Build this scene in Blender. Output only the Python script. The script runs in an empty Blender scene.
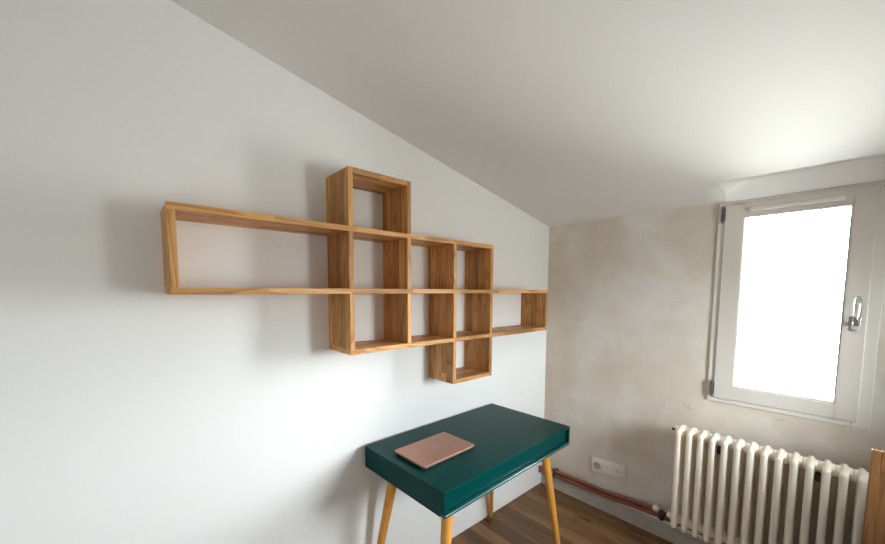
import bpy, bmesh, math, random
from mathutils import Vector, Matrix
random.seed(7)
S = bpy.context.scene
COL = S.collection

# ------------------------------------------------------------ camera
cam_d = bpy.data.cameras.new('camera'); cam = bpy.data.objects.new('camera', cam_d); COL.objects.link(cam)
Rv = Vector((0.66660492, 0.74539988, 0.00411044)); Uv = Vector((-0.06205028, 0.04999418, 0.99682012)); Fv = Vector((-0.7428241, 0.66474025, -0.07957863))
M = Matrix.Identity(4)
for i in range(3):
    M[i][0] = Rv[i]; M[i][1] = Uv[i]; M[i][2] = -Fv[i]
M[0][3], M[1][3], M[2][3] = 1.47445, -2.37538, 1.48678
cam.matrix_world = M
cam_d.sensor_fit = 'HORIZONTAL'; cam_d.sensor_width = 36; cam_d.lens = 356.84 / 885 * 36
cam_d.shift_y = (318.76 - 272) / 885; cam_d.clip_start = 0.02
S.camera = cam

# ------------------------------------------------------------ world: overcast sky
w = bpy.data.worlds.new('overcast_sky'); S.world = w; w.use_nodes = True
nt = w.node_tree; nt.nodes.clear()
wo = nt.nodes.new('ShaderNodeOutputWorld'); wb = nt.nodes.new('ShaderNodeBackground')
wc = nt.nodes.new('ShaderNodeTexCoord'); wx = nt.nodes.new('ShaderNodeSeparateXYZ'); wr = nt.nodes.new('ShaderNodeValToRGB')
nt.links.new(wc.outputs['Generated'], wx.inputs[0]); nt.links.new(wx.outputs['Z'], wr.inputs[0])
wr.color_ramp.elements[0].position = 0.0; wr.color_ramp.elements[0].color = (0.34, 0.34, 0.33, 1)
wr.color_ramp.elements[1].position = 0.05; wr.color_ramp.elements[1].color = (0.90, 0.945, 1.0, 1)
nt.links.new(wr.outputs[0], wb.inputs[0]); wb.inputs[1].default_value = 18.0
nt.links.new(wb.outputs[0], wo.inputs[0])

# portal in the window opening (guides sampling of the sky light)
def portal(loc, rot, sx, sy):
    l = bpy.data.lights.new('sky_portal', 'AREA'); l.shape = 'RECTANGLE'; l.size = sx; l.size_y = sy
    l.cycles.is_portal = True
    o = bpy.data.objects.new('sky_portal', l); o.location = loc; o.rotation_euler = rot; COL.objects.link(o)
portal((1.30, 0.11, 1.43), (math.radians(-90), 0, 0), 0.62, 1.12)
portal((2.45, -0.76, 1.34), (0, math.radians(90), 0), 0.68, 0.48)  # portal of the added fill window

S.view_settings.view_transform = 'Standard'; S.view_settings.look = 'None'
S.view_settings.gamma = 1; S.view_settings.use_curve_mapping = False
S.view_settings.exposure = 2.15
S.cycles.use_denoising = True
S.cycles.max_bounces = 14; S.cycles.diffuse_bounces = 10; S.cycles.transparent_max_bounces = 12
S.cycles.caustics_reflective = False; S.cycles.caustics_refractive = False

# ------------------------------------------------------------ material helpers
def newmat(name):
    m = bpy.data.materials.new(name); m.use_nodes = True
    t = m.node_tree; b = t.nodes['Principled BSDF']; return m, t, b
def N(t, kind, **kw):
    n = t.nodes.new(kind)
    for k, v in kw.items(): setattr(n, k, v)
    return n
def math_(t, op, a, b=None, c=None):
    n = N(t, 'ShaderNodeMath', operation=op)
    for i, v in enumerate((a, b, c)):
        if v is None: continue
        if isinstance(v, (int, float)): n.inputs[i].default_value = v
        else: t.links.new(v, n.inputs[i])
    return n.outputs[0]
def mix(t, fac, a, b, blend='MIX'):
    n = N(t, 'ShaderNodeMix', data_type='RGBA', blend_type=blend)
    for s, v in ((n.inputs[0], fac), (n.inputs[6], a), (n.inputs[7], b)):
        if isinstance(v, (int, float)): s.default_value = v
        elif isinstance(v, tuple): s.default_value = (*v, 1) if len(v) == 3 else v
        else: t.links.new(v, s)
    return n.outputs[2]
def noise(t, vec, scale, detail=4, rough=0.55, dist=0.0):
    n = N(t, 'ShaderNodeTexNoise'); n.inputs['Scale'].default_value = scale; n.inputs['Detail'].default_value = detail
    n.inputs['Roughness'].default_value = rough; n.inputs['Distortion'].default_value = dist
    if vec is not None: t.links.new(vec, n.inputs['Vector'])
    return n.outputs[0]
def ramp(t, fac, stops):
    n = N(t, 'ShaderNodeValToRGB'); t.links.new(fac, n.inputs[0]); e = n.color_ramp.elements
    while len(e) < len(stops): e.new(0.5)
    for i, (p, c) in enumerate(stops):
        e[i].position = p; e[i].color = (c, c, c, 1) if isinstance(c, (int, float)) else (*c, 1)
    return n.outputs[0]
def bump(t, b, h, strength, dist=0.002):
    n = N(t, 'ShaderNodeBump'); n.inputs['Strength'].default_value = strength; n.inputs['Distance'].default_value = dist
    t.links.new(h, n.inputs['Height']); t.links.new(n.outputs[0], b.inputs['Normal'])
def srgb(r, g, bb):
    f = lambda v: (v / 255 / 12.92) if v / 255 <= 0.04045 else ((v / 255 + 0.055) / 1.055) ** 2.4
    return (f(r), f(g), f(bb))
def simple(name, col, rough=0.5, metal=0.0, bumps=None, var=0.06):
    m, t, b = newmat(name)
    co = N(t, 'ShaderNodeTexCoord').outputs['Object']
    nz = noise(t, co, 14, 5)
    lo = tuple(c * (1 - var) for c in col); hi = tuple(min(1, c * (1 + var)) for c in col)
    t.links.new(mix(t, nz, lo, hi), b.inputs['Base Color'])
    b.inputs['Roughness'].default_value = rough; b.inputs['Metallic'].default_value = metal
    if bumps: bump(t, b, noise(t, co, bumps[0], 4), bumps[1], 0.002)
    return m

def wood(name, light, mid, dark, axis='Z', across='X', stave=0.045, length=0.5, rough=0.45, var=0.35, grain=1.0, knots=False, coat=0.0, rw=0.5):
    """Grain runs along the local `axis`; staves change across `across`."""
    m, t, b = newmat(name)
    co = N(t, 'ShaderNodeTexCoord').outputs['Object']
    rnd = N(t, 'ShaderNodeObjectInfo').outputs['Random']
    sep = N(t, 'ShaderNodeSeparateXYZ'); t.links.new(co, sep.inputs[0])
    al = sep.outputs[axis]; ac = sep.outputs[across]; th = sep.outputs[({'X', 'Y', 'Z'} - {axis, across}).pop()]
    r10 = math_(t, 'MULTIPLY', rnd, 37.0)
    if stave:
        ci = math_(t, 'FLOOR', math_(t, 'ADD', math_(t, 'DIVIDE', ac, stave), math_(t, 'ADD', r10, 0.37)))
        wn = N(t, 'ShaderNodeTexWhiteNoise', noise_dimensions='1D'); t.links.new(ci, wn.inputs['W'])
        li = math_(t, 'FLOOR', math_(t, 'ADD', math_(t, 'DIVIDE', al, length), math_(t, 'MULTIPLY', wn.outputs['Value'], 5.0)))
        wn2 = N(t, 'ShaderNodeTexWhiteNoise', noise_dimensions='2D')
        cb = N(t, 'ShaderNodeCombineXYZ'); t.links.new(ci, cb.inputs[0]); t.links.new(li, cb.inputs[1]); t.links.new(cb.outputs[0], wn2.inputs['Vector'])
        cell = wn2.outputs['Value']
    else:
        cell = rnd
    off = math_(t, 'MULTIPLY', cell, 23.0)
    v = N(t, 'ShaderNodeCombineXYZ')
    t.links.new(math_(t, 'ADD', math_(t, 'MULTIPLY', ac, 1.0), math_(t, 'ADD', off, r10)), v.inputs[0])
    t.links.new(math_(t, 'ADD', math_(t, 'MULTIPLY', al, 0.09), off), v.inputs[1])
    t.links.new(math_(t, 'ADD', math_(t, 'MULTIPLY', th, 1.0), r10), v.inputs[2])
    vec = v.outputs[0]
    broad = noise(t, vec, 14 * grain, 2, 0.5, 0.6)
    rings = math_(t, 'FRACT', math_(t, 'MULTIPLY', broad, 9.0))
    rings = ramp(t, rings, [(0.0, 0.15), (0.25, 0.75), (0.8, 0.95), (1.0, 0.15)])
    v2 = N(t, 'ShaderNodeCombineXYZ')
    t.links.new(math_(t, 'ADD', math_(t, 'MULTIPLY', ac, 1.0), off), v2.inputs[0])
    t.links.new(math_(t, 'MULTIPLY', al, 0.02), v2.inputs[1]); t.links.new(th, v2.inputs[2])
    fine = noise(t, v2.outputs[0], 420 * grain, 3, 0.6)
    g = math_(t, 'ADD', math_(t, 'MULTIPLY', rings, rw), math_(t, 'MULTIPLY', fine, 1.0 - rw))
    c = ramp(t, g, [(0.2, dark), (0.55, mid), (0.9, light)])
    shade = ramp(t, cell, [(0.0, 1 - var), (1.0, 1.0)])
    c = mix(t, 1.0, c, shade, 'MULTIPLY')
    if knots:
        vo = N(t, 'ShaderNodeTexVoronoi'); vo.inputs['Scale'].default_value = 4.5; t.links.new(math_vec(t, ac, al, r10), vo.inputs['Vector'])
        k = ramp(t, math_(t, 'ADD', vo.outputs['Distance'], math_(t, 'MULTIPLY', fine, 0.06)), [(0.07, 1.0), (0.16, 0.0)])
        c = mix(t, k, c, tuple(x * 0.25 for x in dark))
        st = noise(t, vec, 5, 3, 0.6)
        c = mix(t, ramp(t, st, [(0.42, 0.0), (0.62, 0.75)]), c, tuple(x * 0.6 for x in dark))
    t.links.new(c, b.inputs['Base Color'])
    b.inputs['Roughness'].default_value = rough
    b.inputs['Specular IOR Level'].default_value = 0.3; b.inputs['Coat Weight'].default_value = coat; b.inputs['Coat Roughness'].default_value = 0.25
    bump(t, b, g, 0.15, 0.001)
    return m
def math_vec(t, a, b_, r):
    v = N(t, 'ShaderNodeCombineXYZ')
    t.links.new(math_(t, 'MULTIPLY', a, 1.6), v.inputs[0]); t.links.new(math_(t, 'MULTIPLY', b_, 0.55), v.inputs[1]); t.links.new(r, v.inputs[2])
    return v.outputs[0]

# --- paints and plasters
def paint(name, col, bstr=0.25):
    m, t, b = newmat(name); co = N(t, 'ShaderNodeTexCoord').outputs['Object']
    n1 = noise(t, co, 1.3, 3); n2 = noise(t, co, 260, 3)
    t.links.new(mix(t, n1, tuple(c * 0.97 for c in col), tuple(min(1, c * 1.02) for c in col)), b.inputs['Base Color'])
    b.inputs['Roughness'].default_value = 0.75
    h = math_(t, 'ADD', math_(t, 'MULTIPLY', noise(t, co, 2.2, 2), 6.0), math_(t, 'MULTIPLY', n2, 0.25))
    bump(t, b, h, bstr, 0.0012)
    return m
M_WHITE = paint('white_wall_paint', (0.80, 0.80, 0.79))
M_CEIL = paint('white_ceiling_paint', (0.75, 0.742, 0.725))
M_LIGHT_BOOST = paint('light_boost_white', (0.92, 0.915, 0.895))  # paler than the ceiling paint so the strip at the window looks lit
def plaster():
    m, t, b = newmat('raw_lime_plaster'); co = N(t, 'ShaderNodeTexCoord').outputs['Object']
    a = noise(t, co, 1.8, 5, 0.55, 0.15); c2 = noise(t, co, 4.5, 6, 0.65, 0.1)
    mp = N(t, 'ShaderNodeMapping'); mp.inputs['Scale'].default_value = (1, 1, 1.5); mp.inputs['Location'].default_value = (3.1, 0, 1.7); t.links.new(co, mp.inputs[0])
    d = noise(t, mp.outputs[0], 2.6, 4, 0.55, 0.4)
    sp = N(t, 'ShaderNodeSeparateXYZ'); t.links.new(co, sp.inputs[0])
    col = mix(t, ramp(t, a, [(0.42, 0.0), (0.60, 1.0)]), (0.60, 0.53, 0.45), (0.70, 0.675, 0.635))
    # warmer, barer plaster near the corner, greyer near the window
    wm = ramp(t, math_(t, 'ADD', sp.outputs['X'], math_(t, 'MULTIPLY', d, 0.6)), [(0.3, 1.0), (1.0, 0.0)])
    col = mix(t, math_(t, 'MULTIPLY', wm, 0.45), col, (0.56, 0.44, 0.33))
    col = mix(t, ramp(t, d, [(0.52, 0.0), (0.66, 0.5)]), col, (0.66, 0.57, 0.48))
    col = mix(t, ramp(t, c2, [(0.52, 0.0), (0.75, 0.5)]), col, (0.75, 0.735, 0.70))
    col = mix(t, ramp(t, c2, [(0.28, 0.35), (0.42, 0.0)]), col, (0.50, 0.45, 0.385))
    # a few chips and filled nicks
    for (x, z, rx, rz, cc) in ((0.135, 1.215, 0.035, 0.012, (0.30, 0.25, 0.19)), (0.435, 1.185, 0.022, 0.014, (0.75, 0.71, 0.65)), (0.93, 0.83, 0.085, 0.035, (0.40, 0.37, 0.33)),
                           (1.30, 0.86, 0.06, 0.010, (0.40, 0.37, 0.33)), (0.47, 1.60, 0.05, 0.016, (0.44, 0.38, 0.31)), (1.635, 1.06, 0.012, 0.09, (0.40, 0.37, 0.33))):
        dx = math_(t, 'DIVIDE', math_(t, 'SUBTRACT', sp.outputs['X'], x), rx); dz = math_(t, 'DIVIDE', math_(t, 'SUBTRACT', sp.outputs['Z'], z), rz)
        r = math_(t, 'ADD', math_(t, 'MULTIPLY', dx, dx), math_(t, 'MULTIPLY', dz, dz))
        r = math_(t, 'ADD', r, math_(t, 'MULTIPLY', noise(t, co, 30, 4), 1.8))
        col = mix(t, ramp(t, r, [(0.9, 0.5), (1.7, 0.0)]), col, cc)
    t.links.new(col, b.inputs['Base Color']); b.inputs['Roughness'].default_value = 0.85
    h = math_(t, 'ADD', math_(t, 'MULTIPLY', c2, 2.0), math_(t, 'MULTIPLY', noise(t, co, 40, 6, 0.7), 0.7))
    bump(t, b, h, 0.35, 0.003)
    return m
M_PLASTER = plaster()
M_SKIRT = simple('grey_mortar_skirting', (0.42, 0.375, 0.33), 0.85, bumps=(60, 0.5), var=0.25)
OAK_L, OAK_M, OAK_D = (0.95, 0.64, 0.32), (0.64, 0.30, 0.085), (0.30, 0.105, 0.022)
M_OAK_Y = wood('oiled_ash_board', OAK_L, OAK_M, OAK_D, 'Y', 'X', 0.042, 0.30, var=0.45, rw=0.38)
M_OAK_Z = wood('oiled_ash_upright', OAK_L, OAK_M, OAK_D, 'Z', 'X', 0.042, 5.0, var=0.5, rw=0.33)
M_FLOOR = wood('brown_oak_floor', (0.38, 0.205, 0.098), (0.28, 0.145, 0.064), (0.12, 0.055, 0.022), 'X', 'Y', None, rough=0.42, var=0.35, grain=1.1, knots=True, coat=0.1, rw=0.3)
M_LEG = wood('golden_beech_leg', (0.78, 0.38, 0.085), (0.66, 0.28, 0.05), (0.50, 0.19, 0.028), 'Z', 'X', None, rough=0.35, var=0.1, coat=0.3)
M_CAB = wood('golden_oak_cabinet', (0.21, 0.095, 0.033), (0.16, 0.066, 0.021), (0.08, 0.03, 0.009), 'Z', 'X', None, rough=0.4, var=0.1, grain=1.0)
M_GREEN = simple('dark_green_lacquer', (0.0002, 0.040, 0.037), 0.3, var=0.05)
M_GREEN.node_tree.nodes['Principled BSDF'].inputs['Specular IOR Level'].default_value = 0.10
M_LIP = simple('glossy_green_lip_highlight', (0.002, 0.070, 0.070), 0.34, var=0.03)  # desk green lightened so the lip carries a painted highlight
M_LIP.node_tree.nodes['Principled BSDF'].inputs['Coat Weight'].default_value = 1.0; M_LIP.node_tree.nodes['Principled BSDF'].inputs['Coat Roughness'].default_value = 0.22
M_ROSE = simple('rose_gold_aluminium', (0.44, 0.235, 0.172), 0.4, 0.6, var=0.02)
M_ROSED = simple('polished_copper_emblem', (0.42, 0.23, 0.18), 0.12, 1.0)
M_BLACK = simple('black_rubber', (0.012, 0.012, 0.012), 0.6)
M_RAD = simple('cream_radiator_enamel', (0.87, 0.80, 0.69), 0.33, var=0.03, bumps=(30, 0.1))
M_PIPE = simple('brown_copper_pipe', (0.26, 0.085, 0.052), 0.34, 0.5, var=0.25)
M_BRASS = simple('tarnished_brass_fitting', (0.06, 0.045, 0.035), 0.5, 0.7)
M_CAPW = simple('white_plastic', (0.82, 0.81, 0.78), 0.35, var=0.02)
M_SOCK = simple('pale_grey_socket_plastic', (0.76, 0.72, 0.67), 0.4, var=0.02)
M_SOCKD = simple('socket_recess_plastic', (0.40, 0.36, 0.32), 0.5, var=0.02)
M_FRAME = simple('greige_window_paint', (0.60, 0.56, 0.51), 0.45, var=0.03, bumps=(50, 0.08))
M_RIM = simple('cream_window_rim_paint', (0.66, 0.63, 0.575), 0.5, var=0.03)
M_GASKET = simple('grey_window_gasket', (0.30, 0.31, 0.33), 0.6)
M_VENT = simple('off_white_trickle_vent', (0.72, 0.70, 0.655), 0.4, var=0.02)
M_HINGE = simple('dark_steel_hinge', (0.10, 0.085, 0.075), 0.45, 0.5)
M_HANDLE = simple('satin_chrome_handle', (0.74, 0.74, 0.75), 0.2, 0.9, var=0.02)
M_DARK = simple('blackened_iron_bracket', (0.02, 0.018, 0.016), 0.6)
M_DOOR = simple('white_door_paint', (0.74, 0.73, 0.71), 0.4, var=0.02)
def glassmat():
    m = bpy.data.materials.new('window_glass'); m.use_nodes = True; t = m.node_tree; t.nodes.clear()
    o = N(t, 'ShaderNodeOutputMaterial'); tr = N(t, 'ShaderNodeBsdfTransparent'); tr.inputs[0].default_value = (0.95, 0.97, 0.96, 1)
    gl = N(t, 'ShaderNodeBsdfGlossy'); gl.inputs['Roughness'].default_value = 0.02
    fr = N(t, 'ShaderNodeFresnel'); fr.inputs[0].default_value = 1.45
    mx = N(t, 'ShaderNodeMixShader'); t.links.new(fr.outputs[0], mx.inputs[0]); t.links.new(tr.outputs[0], mx.inputs[1]); t.links.new(gl.outputs[0], mx.inputs[2])
    t.links.new(mx.outputs[0], o.inputs[0]); return m
M_GLASS = glassmat()

# ------------------------------------------------------------ mesh helpers
def link(name, bm, mat, parent=None, loc=(0, 0, 0), rot=(0, 0, 0), smooth=False, bevel=0, seg=2):
    if bevel:
        bmesh.ops.bevel(bm, geom=[e for e in bm.edges if e.is_manifold and e.calc_face_angle(0) > 0.5], offset=bevel, segments=seg, profile=0.5, affect='EDGES', clamp_overlap=True)
    bmesh.ops.recalc_face_normals(bm, faces=bm.faces)
    me = bpy.data.meshes.new(name); bm.to_mesh(me); bm.free(); me.materials.append(mat)
    if smooth:
        me.polygons.foreach_set('use_smooth', [True] * len(me.polygons))
        if smooth == 'auto':
            me.set_sharp_from_angle(angle=math.radians(40))
    o = bpy.data.objects.new(name, me); COL.objects.link(o); o.location = loc; o.rotation_euler = rot
    if parent: o.parent = parent
    return o
def same(o, name=None, parent=None, loc=None, rot=None):
    c = o.copy(); COL.objects.link(c)
    if name: c.name = name
    c.parent = parent if parent else o.parent
    if loc is not None: c.location = loc
    if rot is not None: c.rotation_euler = rot
    return c
def bx(bm, c, s, rot=None):
    m = Matrix.Translation(Vector(c))
    if rot is not None: m = m @ rot
    return bmesh.ops.create_cube(bm, size=1, matrix=m @ Matrix.Diagonal((*s, 1)))['verts']
def box(name, lo, hi, mat, parent=None, bevel=0.0, seg=2, smooth=False):
    """box with its origin in its middle (coordinates in the parent's frame)"""
    bm = bmesh.new(); bx(bm, (0, 0, 0), [hi[i] - lo[i] for i in range(3)])
    return link(name, bm, mat, parent, [(lo[i] + hi[i]) / 2 for i in range(3)], bevel=bevel, seg=seg, smooth=smooth)
def cyl(bm, a, b, r0, r1=None, n=20):
    a, b = Vector(a), Vector(b); d = b - a; r1 = r0 if r1 is None else r1
    m = Matrix.Translation((a + b) / 2) @ d.to_track_quat('Z', 'Y').to_matrix().to_4x4()
    bmesh.ops.create_cone(bm, cap_ends=True, segments=n, radius1=r0, radius2=r1, depth=d.length, matrix=m)
def tube(bm, pts, r, n=12):
    pts = [Vector(p) for p in pts]; rings = []
    up = Vector((0, 0, 1))
    for i, p in enumerate(pts):
        d = (pts[min(i + 1, len(pts) - 1)] - pts[max(i - 1, 0)]).normalized()
        s = d.cross(up if abs(d.z) < 0.9 else Vector((1, 0, 0))).normalized(); q = s.cross(d)
        rr = r[i] if isinstance(r, (list, tuple)) else r
        rings.append([bm.verts.new(p + rr * (math.cos(2 * math.pi * k / n) * s + math.sin(2 * math.pi * k / n) * q)) for k in range(n)])
    for a, b in zip(rings, rings[1:]):
        for k in range(n): bm.faces.new((a[k], a[(k + 1) % n], b[(k + 1) % n], b[k]))
    bm.faces.new(rings[0][::-1]); bm.faces.new(rings[-1])
def ball(bm, c, r, s=(1, 1, 1), n=16):
    bmesh.ops.create_uvsphere(bm, u_segments=n, v_segments=n // 2, radius=r, matrix=Matrix.Translation(c) @ Matrix.Diagonal((*s, 1)))
def prism(bm, pts, axis, a, b):
    """extrude a 2D outline along an axis; outline in the other two axes, in order"""
    def P(p, q):
        v = list(p); v.insert(axis, q); return bm.verts.new(v)
    A = [P(p, a) for p in pts]; B = [P(p, b) for p in pts]
    bm.faces.new(A); bm.faces.new(B[::-1])
    for i in range(len(pts)):
        j = (i + 1) % len(pts); bm.faces.new((A[i], B[i], B[j], A[j]))
def empty(name, loc=(0, 0, 0), rz=0.0):
    o = bpy.data.objects.new(name, None); o.empty_display_size = 0.05; COL.objects.link(o); o.location = loc; o.rotation_euler = (0, 0, rz); return o
def tag(o, label, cat, group=None):
    o['label'] = label; o['category'] = cat
    if group: o['group'] = group
    return o
def struct(o):
    o['kind'] = 'structure'; return o

# ------------------------------------------------------------ room shell
XR, YB, ZC, SL = 2.32, -3.10, 1.9565, 0.1988      # right wall, back wall, ceiling height at the window wall, ceiling slope
zc = lambda y: ZC - SL * y
def wall_prism(name, x0, x1, mat):
    bm = bmesh.new(); prism(bm, [(0.0, -0.06), (YB, -0.06), (YB, zc(YB) + 0.04), (0.0, zc(0) + 0.02)], 0, x0, x1)
    return struct(link(name, bm, mat))
wall_prism('wall_left', -0.15, 0.0, M_WHITE)
# right wall with an added, unseen window that gives side fill light
RY0, RY1, RZ0_, RZ1_ = -1.00, -0.52, 1.00, 1.68
bm = bmesh.new()
prism(bm, [(0.0, -0.06), (RY1, -0.06), (RY1, zc(RY1) + 0.03), (0.0, zc(0) + 0.02)], 0, XR, XR + 0.12)
prism(bm, [(RY0, -0.06), (YB, -0.06), (YB, zc(YB) + 0.04), (RY0, zc(RY0) + 0.03)], 0, XR, XR + 0.12)
bx(bm, (XR + 0.06, (RY0 + RY1) / 2, (RZ0_ - 0.06) / 2), (0.12, RY1 - RY0, RZ0_ + 0.06))
prism(bm, [(RY1, RZ1_), (RY0, RZ1_), (RY0, zc(RY0) + 0.03), (RY1, zc(RY1) + 0.03)], 0, XR, XR + 0.12)
struct(link('wall_right', bm, M_WHITE))
fill_win = struct(empty('added_fill_window', (XR, (RY0 + RY1) / 2, 0)))
hw2 = (RY1 - RY0) / 2
for (a, b_, c, d) in ((-hw2, -hw2 + 0.04, RZ0_, RZ1_), (hw2 - 0.04, hw2, RZ0_, RZ1_), (-hw2 + 0.04, hw2 - 0.04, RZ0_, RZ0_ + 0.04), (-hw2 + 0.04, hw2 - 0.04, RZ1_ - 0.04, RZ1_)):
    box('window_frame', (0.005, a, c), (0.065, b_, d), M_FRAME, fill_win, 0.003)
box('glass_pane', (0.035, -hw2 + 0.04, RZ0_ + 0.04), (0.039, hw2 - 0.04, RZ1_ - 0.04), M_GLASS, fill_win)
# the window wall, with its opening
WX0, WX1, WZ0, WZ1 = 1.035, 1.575, 0.915, 1.935
bm = bmesh.new()
TH = 0.10
for (a, b_, c, d) in ((-0.15, WX0, -0.06, 2.10), (WX1, XR + 0.15, -0.06, 2.10), (WX0, WX1, -0.06, WZ0), (WX0, WX1, WZ1, 2.10)):
    bx(bm, ((a + b_) / 2, TH / 2, (c + d) / 2), (b_ - a, TH, d - c))
bmesh.ops.remove_doubles(bm, verts=bm.verts, dist=1e-5)
struct(link('wall_front', bm, M_PLASTER))
# back wall with its doorway
DX0, DX1, DZ = 1.40, 2.20, 2.04
bm = bmesh.new(); zt_ = zc(YB) + 0.03
for (a, b_, c, d) in ((-0.15, DX0, -0.06, zt_), (DX1, XR + 0.15, -0.06, zt_), (DX0, DX1, DZ, zt_)):
    bx(bm, ((a + b_) / 2, YB - 0.06, (c + d) / 2), (b_ - a, 0.12, d - c))
struct(link('wall_back', bm, M_WHITE))
door = struct(empty('door_1', (DX0, YB, 0)))
box('door_leaf', (0.04, -0.08, 0.01), (0.76, -0.04, 2.0), M_DOOR, door, 0.003)
for a in ((0, 0.04, 0, 2.04), (0.76, 0.80, 0, 2.04), (0.04, 0.76, 2.0, 2.04)):
    box('door_frame', (a[0], -0.115, a[2]), (a[1], 0.012, a[3]), M_DOOR, door, 0.002)
bm = bmesh.new(); cyl(bm, (0.12, -0.04, 1.03), (0.12, 0.01, 1.03), 0.009); cyl(bm, (0.12, 0.005, 1.03), (0.24, 0.005, 1.03), 0.009)
link('door_handle', bm, M_HANDLE, door, smooth='auto')

# ceiling: sloping, with a scooped clearance in front of the window
def ss(a, b_, x):
    t_ = max(0, min(1, (x - a) / (b_ - a))); return t_ * t_ * (3 - 2 * t_)
xs = [-0.02, 0.3, 0.6, 0.85] + [0.9 + 0.02 * i for i in range(52)] + [2.0, 2.3, XR + 0.02]
ys = [YB - 0.02, -3.2, -2.6, -2.0, -1.4, -0.9, -0.6, -0.42] + [-0.36 + 0.008 * i for i in range(46)]
bm = bmesh.new(); grid = []
for y in ys:
    row = []
    for x in xs:
        z = zc(y)
        m_ = ss(0.97, 1.12, x) * (1 - ss(1.68, 1.86, x))
        if y > -0.30:
            up = 2.0035 + 0.034 * (1 - (1 - max(0, min(1, (y + 0.236) / 0.19))) ** 1.6)
            k = ss(-0.05, 0.0, y)
            target = up * (1 - k) + (ZC - 0.006) * k
            z = z + (target - z) * m_ * ss(-0.255, -0.215, y)
        row.append(bm.verts.new((x, y, z)))
    grid.append(row)
for i in range(len(ys) - 1):
    for j in range(len(xs) - 1):
        bm.faces.new((grid[i][j], grid[i][j + 1], grid[i + 1][j + 1], grid[i + 1][j]))
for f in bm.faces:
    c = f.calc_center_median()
    if c.y > -0.236 and 1.03 < c.x < 1.80: f.material_index = 1  # brightness of the strip above the window put into its colour
ext = bmesh.ops.extrude_face_region(bm, geom=list(bm.faces))
for v in [g for g in ext['geom'] if isinstance(g, bmesh.types.BMVert)]: v.co.z = zc(v.co.y) + 0.16
ce = struct(link('ceiling', bm, M_CEIL, smooth='auto')); ce.data.materials.append(M_LIGHT_BOOST)

# floor: sub-floor with one board per plank, laid parallel to the window wall
bm = bmesh.new(); bx(bm, (XR / 2, YB / 2, -0.045), (XR + 0.02, -YB + 0.02, 0.05)); fl = struct(link('floor', bm, simple('dark_floor_gap', (0.03, 0.018, 0.01), 0.9)))
PW = 0.092; row = 0; y = 0.0; plank_me = {}
while y > YB + 0.001:
    y2 = max(YB, y - PW); wd = y - y2
    x = 0.0; nxt = random.uniform(0.35, 1.3)
    while x < XR - 0.001:
        x2 = min(XR, nxt); nxt = x2 + 1.22
        ln = round(x2 - x, 3)
        if ln > 0.01:
            key = (ln, round(wd, 3))
            if key not in plank_me:
                b2 = bmesh.new(); bx(b2, (0, 0, 0), (ln - 0.0020, wd - 0.0024, 0.02))
                o = link('floor_plank', b2, M_FLOOR, fl, bevel=0.0012, seg=1); plank_me[key] = o.data
            else:
                o = bpy.data.objects.new('floor_plank', plank_me[key]); COL.objects.link(o); o.parent = fl
            o.location = ((x + x2) / 2, (y + y2) / 2, -0.010 + random.uniform(-0.0002, 0.0))
        x = x2
    y = y2; row += 1

# skirting of rough grey mortar under the pipes
bm = bmesh.new(); prism(bm, [(0, 0.0), (-0.020, 0.0), (-0.015, 0.075), (-0.004, 0.088), (0.0, 0.088)], 0, 0.0, XR)
struct(link('baseboard_front', bm, M_SKIRT))

# ------------------------------------------------------------ window
win = struct(empty('window_1', (0, 0, 0)))
def ring(name, x0, x1, z0, z1, wl, wr_, wb_, wt, y0, y1, mat, parent, bevel=0.003):
    box(name, (x0, y0, z0), (x0 + wl, y1, z1), mat, parent, bevel)
    box(name, (x1 - wr_, y0, z0), (x1, y1, z1), mat, parent, bevel)
    box(name, (x0 + wl, y0, z0), (x1 - wr_, y1, z0 + wb_), mat, parent, bevel)
    box(name, (x0 + wl, y0, z1 - wt), (x1 - wr_, y1, z1), mat, parent, bevel)
# fixed frame: L section, flat cover rim just proud of the plaster
ring('window_frame', 1.012, 1.588, 0.893, 1.946, 0.048, 0.052, 0.052, 0.030, -0.010, 0.06, M_RIM, win)
# unseen outside sill, added in white to bounce light up through the window
bm = bmesh.new(); prism(bm, [(0.061, 0.921), (0.20, 0.903), (0.20, 0.885), (0.193, 0.885), (0.193, 0.898), (0.061, 0.915)], 0, 1.036, 1.574); link('bounce_sill', bm, M_LIGHT_BOOST, win)
# hinged sash
sash = empty('sash', (0, 0, 0)); sash.parent = win
SX0, SX1, SZ0, SZ1 = 1.040, 1.5525, 0.917, 1.932
bm = bmesh.new()
px0, px1, pz0, pz1 = 1.115, 1.486, 0.985, 1.867
for (a, b_, c, d) in ((SX0, px0, SZ0, SZ1), (px1, SX1, SZ0, SZ1), (px0, px1, SZ0, pz0), (px0, px1, pz1, SZ1)):
    bx(bm, ((a + b_) / 2, 0.009, (c + d) / 2), (b_ - a, 0.056, d - c))
bmesh.ops.remove_doubles(bm, verts=bm.verts, dist=1e-5)
so = link('sash_frame', bm, M_FRAME, sash)
bv = so.modifiers.new('edge', 'BEVEL'); bv.width = 0.004; bv.segments = 2; bv.limit_method = 'ANGLE'
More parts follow.
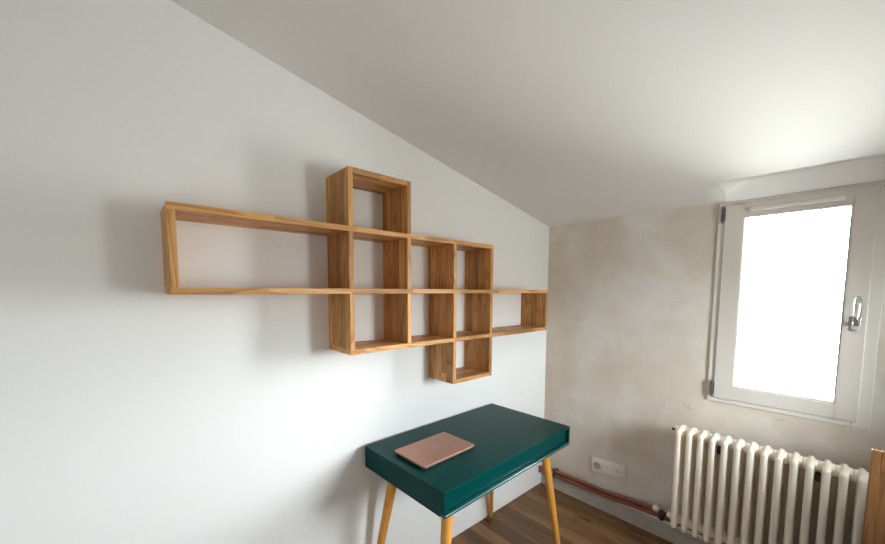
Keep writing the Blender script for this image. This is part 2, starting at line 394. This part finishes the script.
# glazing bead and gasket
def ringmesh(name, x0, x1, z0, z1, w_, y0, y1, mat, parent):
    bm = bmesh.new()
    for (a, b_, c, d) in ((x0, x0 + w_, z0, z1), (x1 - w_, x1, z0, z1), (x0 + w_, x1 - w_, z0, z0 + w_), (x0 + w_, x1 - w_, z1 - w_, z1)):
        bx(bm, ((a + b_) / 2, (y0 + y1) / 2, (c + d) / 2), (b_ - a, y1 - y0, d - c))
    return link(name, bm, mat, parent)
ringmesh('glazing_bead', px0, px1, pz0, pz1, 0.006, -0.013, 0.0, M_FRAME, sash)
ringmesh('gasket', px0 + 0.0, px1 - 0.0, pz0 + 0.0, pz1 - 0.0, 0.009, -0.004, 0.004, M_GASKET, sash)
box('glass_pane', (px0, 0.000, pz0), (px1, 0.004, pz1), M_GLASS, sash)
# trickle vent on the sash head
bm = bmesh.new(); bx(bm, (1.300, -0.025, 1.893), (0.318, 0.014, 0.020)); vent = link('trickle_vent', bm, M_VENT, win, bevel=0.003)
box('vent_flap', (1.150, -0.040, 1.8835), (1.450, -0.031, 1.893), M_VENT, win, 0.002)
# hinges on the left
for hz in (1.885, 0.965):
    bm = bmesh.new(); cyl(bm, (1.033, -0.020, hz - 0.038), (1.033, -0.020, hz + 0.038), 0.0062); bx(bm, (1.038, -0.020, hz), (0.012, 0.006, 0.06))
    cyl(bm, (1.033, -0.020, hz - 0.042), (1.033, -0.020, hz + 0.042), 0.004)
    h = link('hinge', bm, M_HINGE, win, smooth='auto')
bm = bmesh.new(); cyl(bm, (1.567, -0.012, 1.925), (1.567, -0.005, 1.925), 0.005); link('frame_cap', bm, M_HINGE, win, smooth='auto')
# handle
hd = empty('window_handle', (1.5215, -0.019, 1.35)); hd.parent = win
bm = bmesh.new(); bx(bm, (0, -0.004, 0), (0.028, 0.008, 0.066)); link('handle_plate', bm, M_HANDLE, hd, bevel=0.003, smooth='auto')
bm = bmesh.new(); cyl(bm, (0, -0.008, 0), (0, -0.032, 0), 0.0095)
tube(bm, [(0, -0.022, 0), (0, -0.037, 0.006), (0.0, -0.044, 0.022), (0.0, -0.046, 0.05), (0.0, -0.045, 0.08), (0.0, -0.041, 0.105), (0, -0.036, 0.118)],
     [0.009, 0.0105, 0.011, 0.0115, 0.012, 0.011, 0.006], 14)
link('handle_lever', bm, M_HANDLE, hd, smooth=True)

# ------------------------------------------------------------ wall shelf
sh = tag(empty('wall_shelf', (0, 0, 1.24)), 'stepped open oak cube shelf mounted on the white wall above the green desk', 'shelf')
D, T = 0.196, 0.0208; h = T / 2; OZ = 1.24
YS = [-2.2623, -1.7062, -1.4282, -1.1476, -0.8716, -0.3210]
ZT_, ZM_, ZB_, ZU_, ZL_ = 1.7226, 1.4818, 1.2398, 1.9452, 1.0252
def board(y0, y1, z, name='shelf_board'): return box(name, (0.0005, y0, z - h - OZ), (D, y1, z + h - OZ), M_OAK_Y, sh, 0.0012, 1)
def upright(yc, z0, z1): return box('upright', (0.0005, yc - h, z0 - OZ), (D, yc + h, z1 - OZ), M_OAK_Z, sh, 0.0012, 1)
board(YS[0] - h, YS[4] + h, ZT_); board(YS[0] - h, YS[5] + h, ZM_); board(YS[1] - h, YS[5] + h, ZB_)
board(YS[1] + h, YS[2] - h, ZU_); board(YS[3] + h, YS[4] - h, ZL_)
upright(YS[0], ZM_ + h, ZT_ - h)
for i in (1, 2): upright(YS[i], ZT_ + h, ZU_ + h)
for i in (1, 2, 3, 4): upright(YS[i], ZM_ + h, ZT_ - h)
for i in (1, 2, 3, 4, 5): upright(YS[i], ZB_ + h, ZM_ - h)
for i in (3, 4): upright(YS[i], ZL_ - h, ZB_ - h)

# ------------------------------------------------------------ desk
dk = tag(empty('writing_desk', (0.2831 + 0.003, -1.0914, 0), 0.0272), 'dark green lacquered writing desk on splayed golden wooden legs', 'desk')
dl, dw, zt, zb = 0.9369 / 2, 0.5363 / 2, 0.76, 0.6607
p_ = 0.013
box('top_panel', (-dw, -dl, zt - p_), (dw, dl, zt), M_GREEN, dk, 0.0015)
box('bottom_panel', (-dw, -dl, zb), (dw - 0.02, dl, zb + p_), M_GREEN, dk, 0.001)
box('drawer_lip', (dw - 0.0199, -dl + 0.001, zb), (dw + 0.004, dl - 0.001, zb + p_), M_LIP, dk, 0.0055, 5, 'auto')
box('side_panel', (-dw, -dl, zb + p_), (dw, -dl + p_, zt - p_), M_GREEN, dk, 0.0012)
box('side_panel', (-dw, dl - p_, zb + p_), (dw, dl, zt - p_), M_GREEN, dk, 0.0012)
box('back_panel', (-dw, -dl + p_, zb + p_), (-dw + p_, dl - p_, zt - p_), M_GREEN, dk, 0.001)
dr = box('drawer_front', (dw - 0.034, -dl + p_ + 0.002, zb + p_ + 0.002), (dw - 0.014, dl - p_ - 0.002, zt - p_ - 0.002), M_GREEN, dk, 0.0015)
for sx in (-1, 1):
    for sy in (-1, 1):
        a = Vector((sx * (dw - 0.092), sy * (dl - 0.110), zb)); b_ = Vector((sx * (dw - (0.014 if sx < 0 else 0.030)), sy * (dl - 0.010), 0.002))
        d_ = b_ - a; L = d_.length
        bm = bmesh.new(); n = 24; rings = []
        for k, (s_, r) in enumerate(((0, 0.0235), (0.12, 0.0235), (0.5, 0.0195), (0.97, 0.0130), (1.0, 0.0118))):
            rings.append([bm.verts.new((r * math.cos(2 * math.pi * i / n), r * math.sin(2 * math.pi * i / n), -L * s_)) for i in range(n)])
        for A, B in zip(rings, rings[1:]):
            for i in range(n): bm.faces.new((A[i], A[(i + 1) % n], B[(i + 1) % n], B[i]))
        bm.faces.new(rings[0]); bm.faces.new(rings[-1][::-1])
        o = link('leg', bm, M_LEG, dk, smooth='auto'); o.location = a
        o.rotation_mode = 'QUATERNION'; o.rotation_quaternion = (-d_).to_track_quat('Z', 'Y')

# ------------------------------------------------------------ laptop
lt = tag(empty('laptop', (0.2860, -1.3523, zt), 0.0318), 'closed rose gold laptop lying on the green desk', 'laptop')
def rrect(hw, hl, r, n=8):
    pts = []
    for (cx, cy, a0) in ((hw - r, hl - r, 0), (-hw + r, hl - r, 90), (-hw + r, -hl + r, 180), (hw - r, -hl + r, 270)):
        for k in range(n + 1):
            a = math.radians(a0 + 90 * k / n); pts.append((cx + r * math.cos(a), cy + r * math.sin(a)))
    return pts
def slab(name, hw, hl, r, z0, z1, mat, parent, taper=0.0, bev=0.0012):
    bm = bmesh.new(); P0 = rrect(hw - taper, hl - taper, r); P1 = rrect(hw, hl, r)
    A = [bm.verts.new((x, y, z0)) for x, y in P0]; B = [bm.verts.new((x, y, z1 - bev)) for x, y in P1]
    C = [bm.verts.new((x, y, z1)) for x, y in rrect(hw - bev, hl - bev, r - bev)]
    n = len(A)
    for U, V in ((A, B), (B, C)):
        for i in range(n): bm.faces.new((U[i], U[(i + 1) % n], V[(i + 1) % n], V[i]))
    bm.faces.new(A[::-1]); bm.faces.new(C)
    return link(name, bm, mat, parent, smooth='auto')
LW, LL = 0.2094 / 2, 0.311 / 2
slab('laptop_base', LW, LL, 0.011, 0.0015, 0.0105, M_ROSE, lt, 0.006, 0.0006)
slab('screen_lid', LW, LL, 0.011, 0.0112, 0.0160, M_ROSE, lt, 0.0)
slab('hinge_gap', LW - 0.003, LL - 0.003, 0.009, 0.0100, 0.0114, M_BLACK, lt, 0.0, 0.0001)
# fruit emblem with a leaf and a bite, flat on the lid
bm = bmesh.new(); pts = []
for k in range(40):
    a = 2 * math.pi * k / 40
    r = 0.0125 * (1 + 0.10 * math.cos(2 * a) * 0.5 - 0.10 * math.exp(-((a - math.pi / 2) / 0.28) ** 2) - 0.06 * math.exp(-((a - 1.5 * math.pi) / 0.25) ** 2))
    x, y_ = r * math.cos(a), r * math.sin(a)
    dx, dy = x - 0.0155, y_ - 0.001
    q = math.hypot(dx, dy)
    if q < 0.0062: x, y_ = 0.0155 + dx / q * 0.0062, 0.001 + dy / q * 0.0062
    pts.append((y_, x))
prism(bm, [(-a, b) for a, b in pts], 2, 0.0158, 0.01615)
leaf = []
for k in range(7): a = math.pi * k / 6; leaf.append((0.0030 * math.cos(a) * 0.6, 0.0030 * math.sin(a)))
prism(bm, [(-0.0150 - 0.003 + 0.006 * k / 6 * 1.0, 0.0008 + 0.0018 * math.sin(math.pi * k / 6)) for k in range(7)] , 2, 0.0158, 0.01615)
link('lid_emblem', bm, M_ROSED, lt)
for sx in (-1, 1):
    for sy in (-1, 1):
        bm = bmesh.new(); cyl(bm, (sx * (LW - 0.03), sy * (LL - 0.03), 0.0), (sx * (LW - 0.03), sy * (LL - 0.03), 0.0017), 0.007); link('rubber_foot', bm, M_BLACK, lt)

# ------------------------------------------------------------ radiator
rad = tag(empty('radiator', (0.9355, -0.140, 0.0)), 'cream cast iron column radiator under the window', 'radiator')
PITCH, RZ0, RZ1 = 0.0492, 0.190, 0.757
def section_mesh():
    bm = bmesh.new()
    def capsule(pts, r, n=16):
        tube(bm, pts, r, n)
        rr = r if not isinstance(r, (list, tuple)) else None
        ball(bm, pts[0], rr or r[0], n=n); ball(bm, pts[-1], rr or r[-1], n=n)
    for yy in (-0.055, -0.0185, 0.0185, 0.055):  # extra inner column added to block light between the sections
        capsule([(0, yy, RZ0 + 0.030 if abs(yy) < 0.03 else RZ0 + 0.020), (0, yy, RZ1 - 0.030 if abs(yy) < 0.03 else RZ1 - 0.028)], 0.0135)
    # arched header and footer joining the columns
    capsule([(0, -0.055, RZ1 - 0.028), (0, -0.045, RZ1 - 0.020), (0, -0.02, RZ1 - 0.0165), (0, 0, RZ1 - 0.016), (0, 0.02, RZ1 - 0.0165), (0, 0.045, RZ1 - 0.020), (0, 0.055, RZ1 - 0.028)], 0.0138)
    capsule([(0, -0.055, RZ0 + 0.028), (0, 0, RZ0 + 0.024), (0, 0.055, RZ0 + 0.028)], 0.0135)
    # hubs (nipple bosses) joining the sections
    for z in (RZ1 - 0.030, RZ0 + 0.040):
        cyl(bm, (-PITCH / 2, -0.004, z), (PITCH / 2, -0.004, z), 0.026, n=24)
        ball(bm, (0, 0, z), 0.030, (0.7, 1, 1), 20)
    # pointed crest on the front shoulder
    ball(bm, (0, -0.045, RZ1 - 0.026), 0.0160, (0.9, 1.0, 0.9), 16)
    ball(bm, (0, 0.0, RZ1 - 0.009), 0.013, (0.75, 1.2, 1.0), 16)
    me = bpy.data.meshes.new('tmp'); bm.to_mesh(me); bm.free()
    o = bpy.data.objects.new('tmp', me); COL.objects.link(o)
    r = o.modifiers.new('r', 'REMESH'); r.mode = 'VOXEL'; r.voxel_size = 0.0028
    s = o.modifiers.new('s', 'SMOOTH'); s.factor = 0.5; s.iterations = 4
    dc = o.modifiers.new('d', 'DECIMATE'); dc.ratio = 0.22
    dg = bpy.context.evaluated_depsgraph_get(); me2 = bpy.data.meshes.new_from_object(o.evaluated_get(dg))
    bpy.data.objects.remove(o); me2.polygons.foreach_set('use_smooth', [True] * len(me2.polygons)); me2.name = 'radiator_section'
    me2.materials.clear(); me2.materials.append(M_RAD); return me2
sm = section_mesh()
for i in range(17):
    o = bpy.data.objects.new('radiator_section', sm); COL.objects.link(o); o.parent = rad; o.location = (i * PITCH, 0, 0)
# end plug, air vent, valve side
bm = bmesh.new(); cyl(bm, (-0.040, 0, RZ1 - 0.030), (-0.02, 0, RZ1 - 0.030), 0.006, n=8); cyl(bm, (-0.044, 0, RZ1 - 0.030), (-0.04, 0, RZ1 - 0.030), 0.008)
link('bleed_valve', bm, M_BRASS, rad, smooth='auto')
bm = bmesh.new(); cyl(bm, (-0.045, 0, RZ0 + 0.040), (-0.02, 0, RZ0 + 0.040), 0.017, n=8); link('end_bush', bm, M_RAD, rad, smooth='auto')
for i in (3.5, 10.5):      # wall brackets seen between the columns
    for z, hh in ((RZ1 - 0.075, 0.035),):
        box('wall_bracket', (i * PITCH - 0.008, -0.03, z - hh / 2), (i * PITCH + 0.008, 0.139, z + hh / 2), M_DARK, rad, 0.002)
# radiator valve
vl = tag(empty('radiator_valve', (0.862, -0.140, 0.185)), 'dark radiator valve with a round white cap at the left radiator foot', 'valve')
bm = bmesh.new(); cyl(bm, (0.0, 0, 0.038), (0.050, 0, 0.040), 0.011); cyl(bm, (0.022, 0, 0.040), (0.040, 0, 0.040), 0.016, n=6)
cyl(bm, (0, 0, 0.050), (0, 0, 0.002), 0.012); ball(bm, (0, 0, 0.036), 0.018)
cyl(bm, (0, 0, 0.002), (0, 0, 0.016), 0.016, n=6); cyl(bm, (-0.014, 0, 0.045), (0, 0, 0.04), 0.012)
link('valve_body', bm, M_BRASS, vl, smooth='auto')
bm = bmesh.new(); ball(bm, (-0.028, 0, 0.052), 0.0185, (1.05, 1, 0.95), 20); link('valve_cap', bm, M_CAPW, vl, smooth=True)

# ------------------------------------------------------------ pipes along the foot of the window wall
PZ = lambda x: 0.015 * x + 0.022 * ss(0.5, 0.85, x)
pr = tag(empty('pipe_run', (0, 0, 0.08)), 'pair of reddish brown copper heating pipes running above the skirting', 'pipe')
def pipe(zoff, x1, tail, yy=-0.033):
    bm = bmesh.new()
    pts = [(0.012, -0.06, zoff), (0.013, -0.045, zoff), (0.020, yy - 0.003, zoff), (0.035, yy, zoff)]
    pts += [(x, yy, zoff + PZ(x)) for x in (0.1, 0.3, 0.5, 0.7, x1)] + tail
    tube(bm, pts, 0.0125, 14); return link('pipe', bm, M_PIPE, pr, smooth=True)
pipe(0.060, 0.78, [(0.82, -0.036, 0.093), (0.842, -0.05, 0.096), (0.850, -0.09, 0.100), (0.862, -0.128, 0.102), (0.862, -0.140, 0.108)])
pipe(0.032, 1.4, [(1.9, -0.033, 0.082), (2.25, -0.033, 0.085)], -0.035)
for x in (0.125, 1.3, 1.9):
    bm = bmesh.new(); bx(bm, (x, -0.012, 0.046 + PZ(x)), (0.012, 0.024, 0.05))
    for q in (0.032, 0.060):
        cyl(bm, (x - 0.006, -0.034, q + PZ(x)), (x + 0.006, -0.034, q + PZ(x)), 0.0150)
    link('pipe_clip', bm, M_BRASS, pr, smooth='auto')

# ------------------------------------------------------------ sockets
sk = tag(empty('wall_socket', (0.498, 0.0, 0.300)), 'white triple wall socket plate between the desk and the radiator', 'socket')
sk.rotation_euler = (0, math.radians(-3.2), 0)
bm = bmesh.new(); bx(bm, (0.002, -0.006, 0), (0.224, 0.012, 0.102)); link('cover_plate', bm, M_SOCK, sk, bevel=0.003, smooth='auto')
for i, x in enumerate((-0.071, 0.0, 0.071)):
    bm = bmesh.new(); bx(bm, (x, -0.0135, 0), (0.064, 0.003, 0.066)); ins = link('socket_insert', bm, M_SOCK, sk, bevel=0.001)
    bm = bmesh.new(); n = 28; ro, ri, yf, yb = 0.0245, 0.0205, -0.0175, -0.0151
    prof = [(ro, -0.0150), (ro, yf), (ri, yf), (ri - 0.001, yb), (0.0005, yb)]
    rr = [[bm.verts.new((x + r * math.cos(2 * math.pi * k / n), y_, r * math.sin(2 * math.pi * k / n))) for k in range(n)] for r, y_ in prof]
    for A, B in zip(rr, rr[1:]):
        for k in range(n): bm.faces.new((A[k], A[(k + 1) % n], B[(k + 1) % n], B[k]))
    link('socket_well', bm, M_SOCKD if i == 0 else M_SOCK, sk, smooth='auto')
    bm = bmesh.new()
    for q in (-0.0095, 0.0095): cyl(bm, (x + q, -0.0156, 0), (x + q, -0.0150, 0), 0.0026, n=10)
    link('pin_hole', bm, M_BLACK, sk)
    bm = bmesh.new(); cyl(bm, (x, -0.024, 0.012), (x, -0.0150, 0.012), 0.0024, n=10); link('earth_pin', bm, M_HANDLE, sk, smooth='auto')

# ------------------------------------------------------------ oak headboard at the right edge
hb = tag(empty('oak_headboard', (1.5745, -0.50, 0)), 'brown oak framed panel standing at the right edge in front of the radiator', 'headboard')
HH, HW, HT = 0.951, 0.73, 0.022
for x0 in (0.0, HW - 0.021): box('post', (x0, 0, 0), (x0 + 0.021, HT, HH), M_CAB, hb, 0.0012)
box('top_rail', (0.0213, 0.0, HH - 0.068), (HW - 0.0213, HT, HH), M_CAB, hb, 0.0012)
box('panel_board', (0.0213, 0.005, 0.30), (HW - 0.0213, HT - 0.002, HH - 0.0695), M_CAB, hb, 0.001)
box('bottom_rail', (0.0213, 0.0, 0.22), (HW - 0.0213, HT, 0.2985), M_CAB, hb, 0.0012)
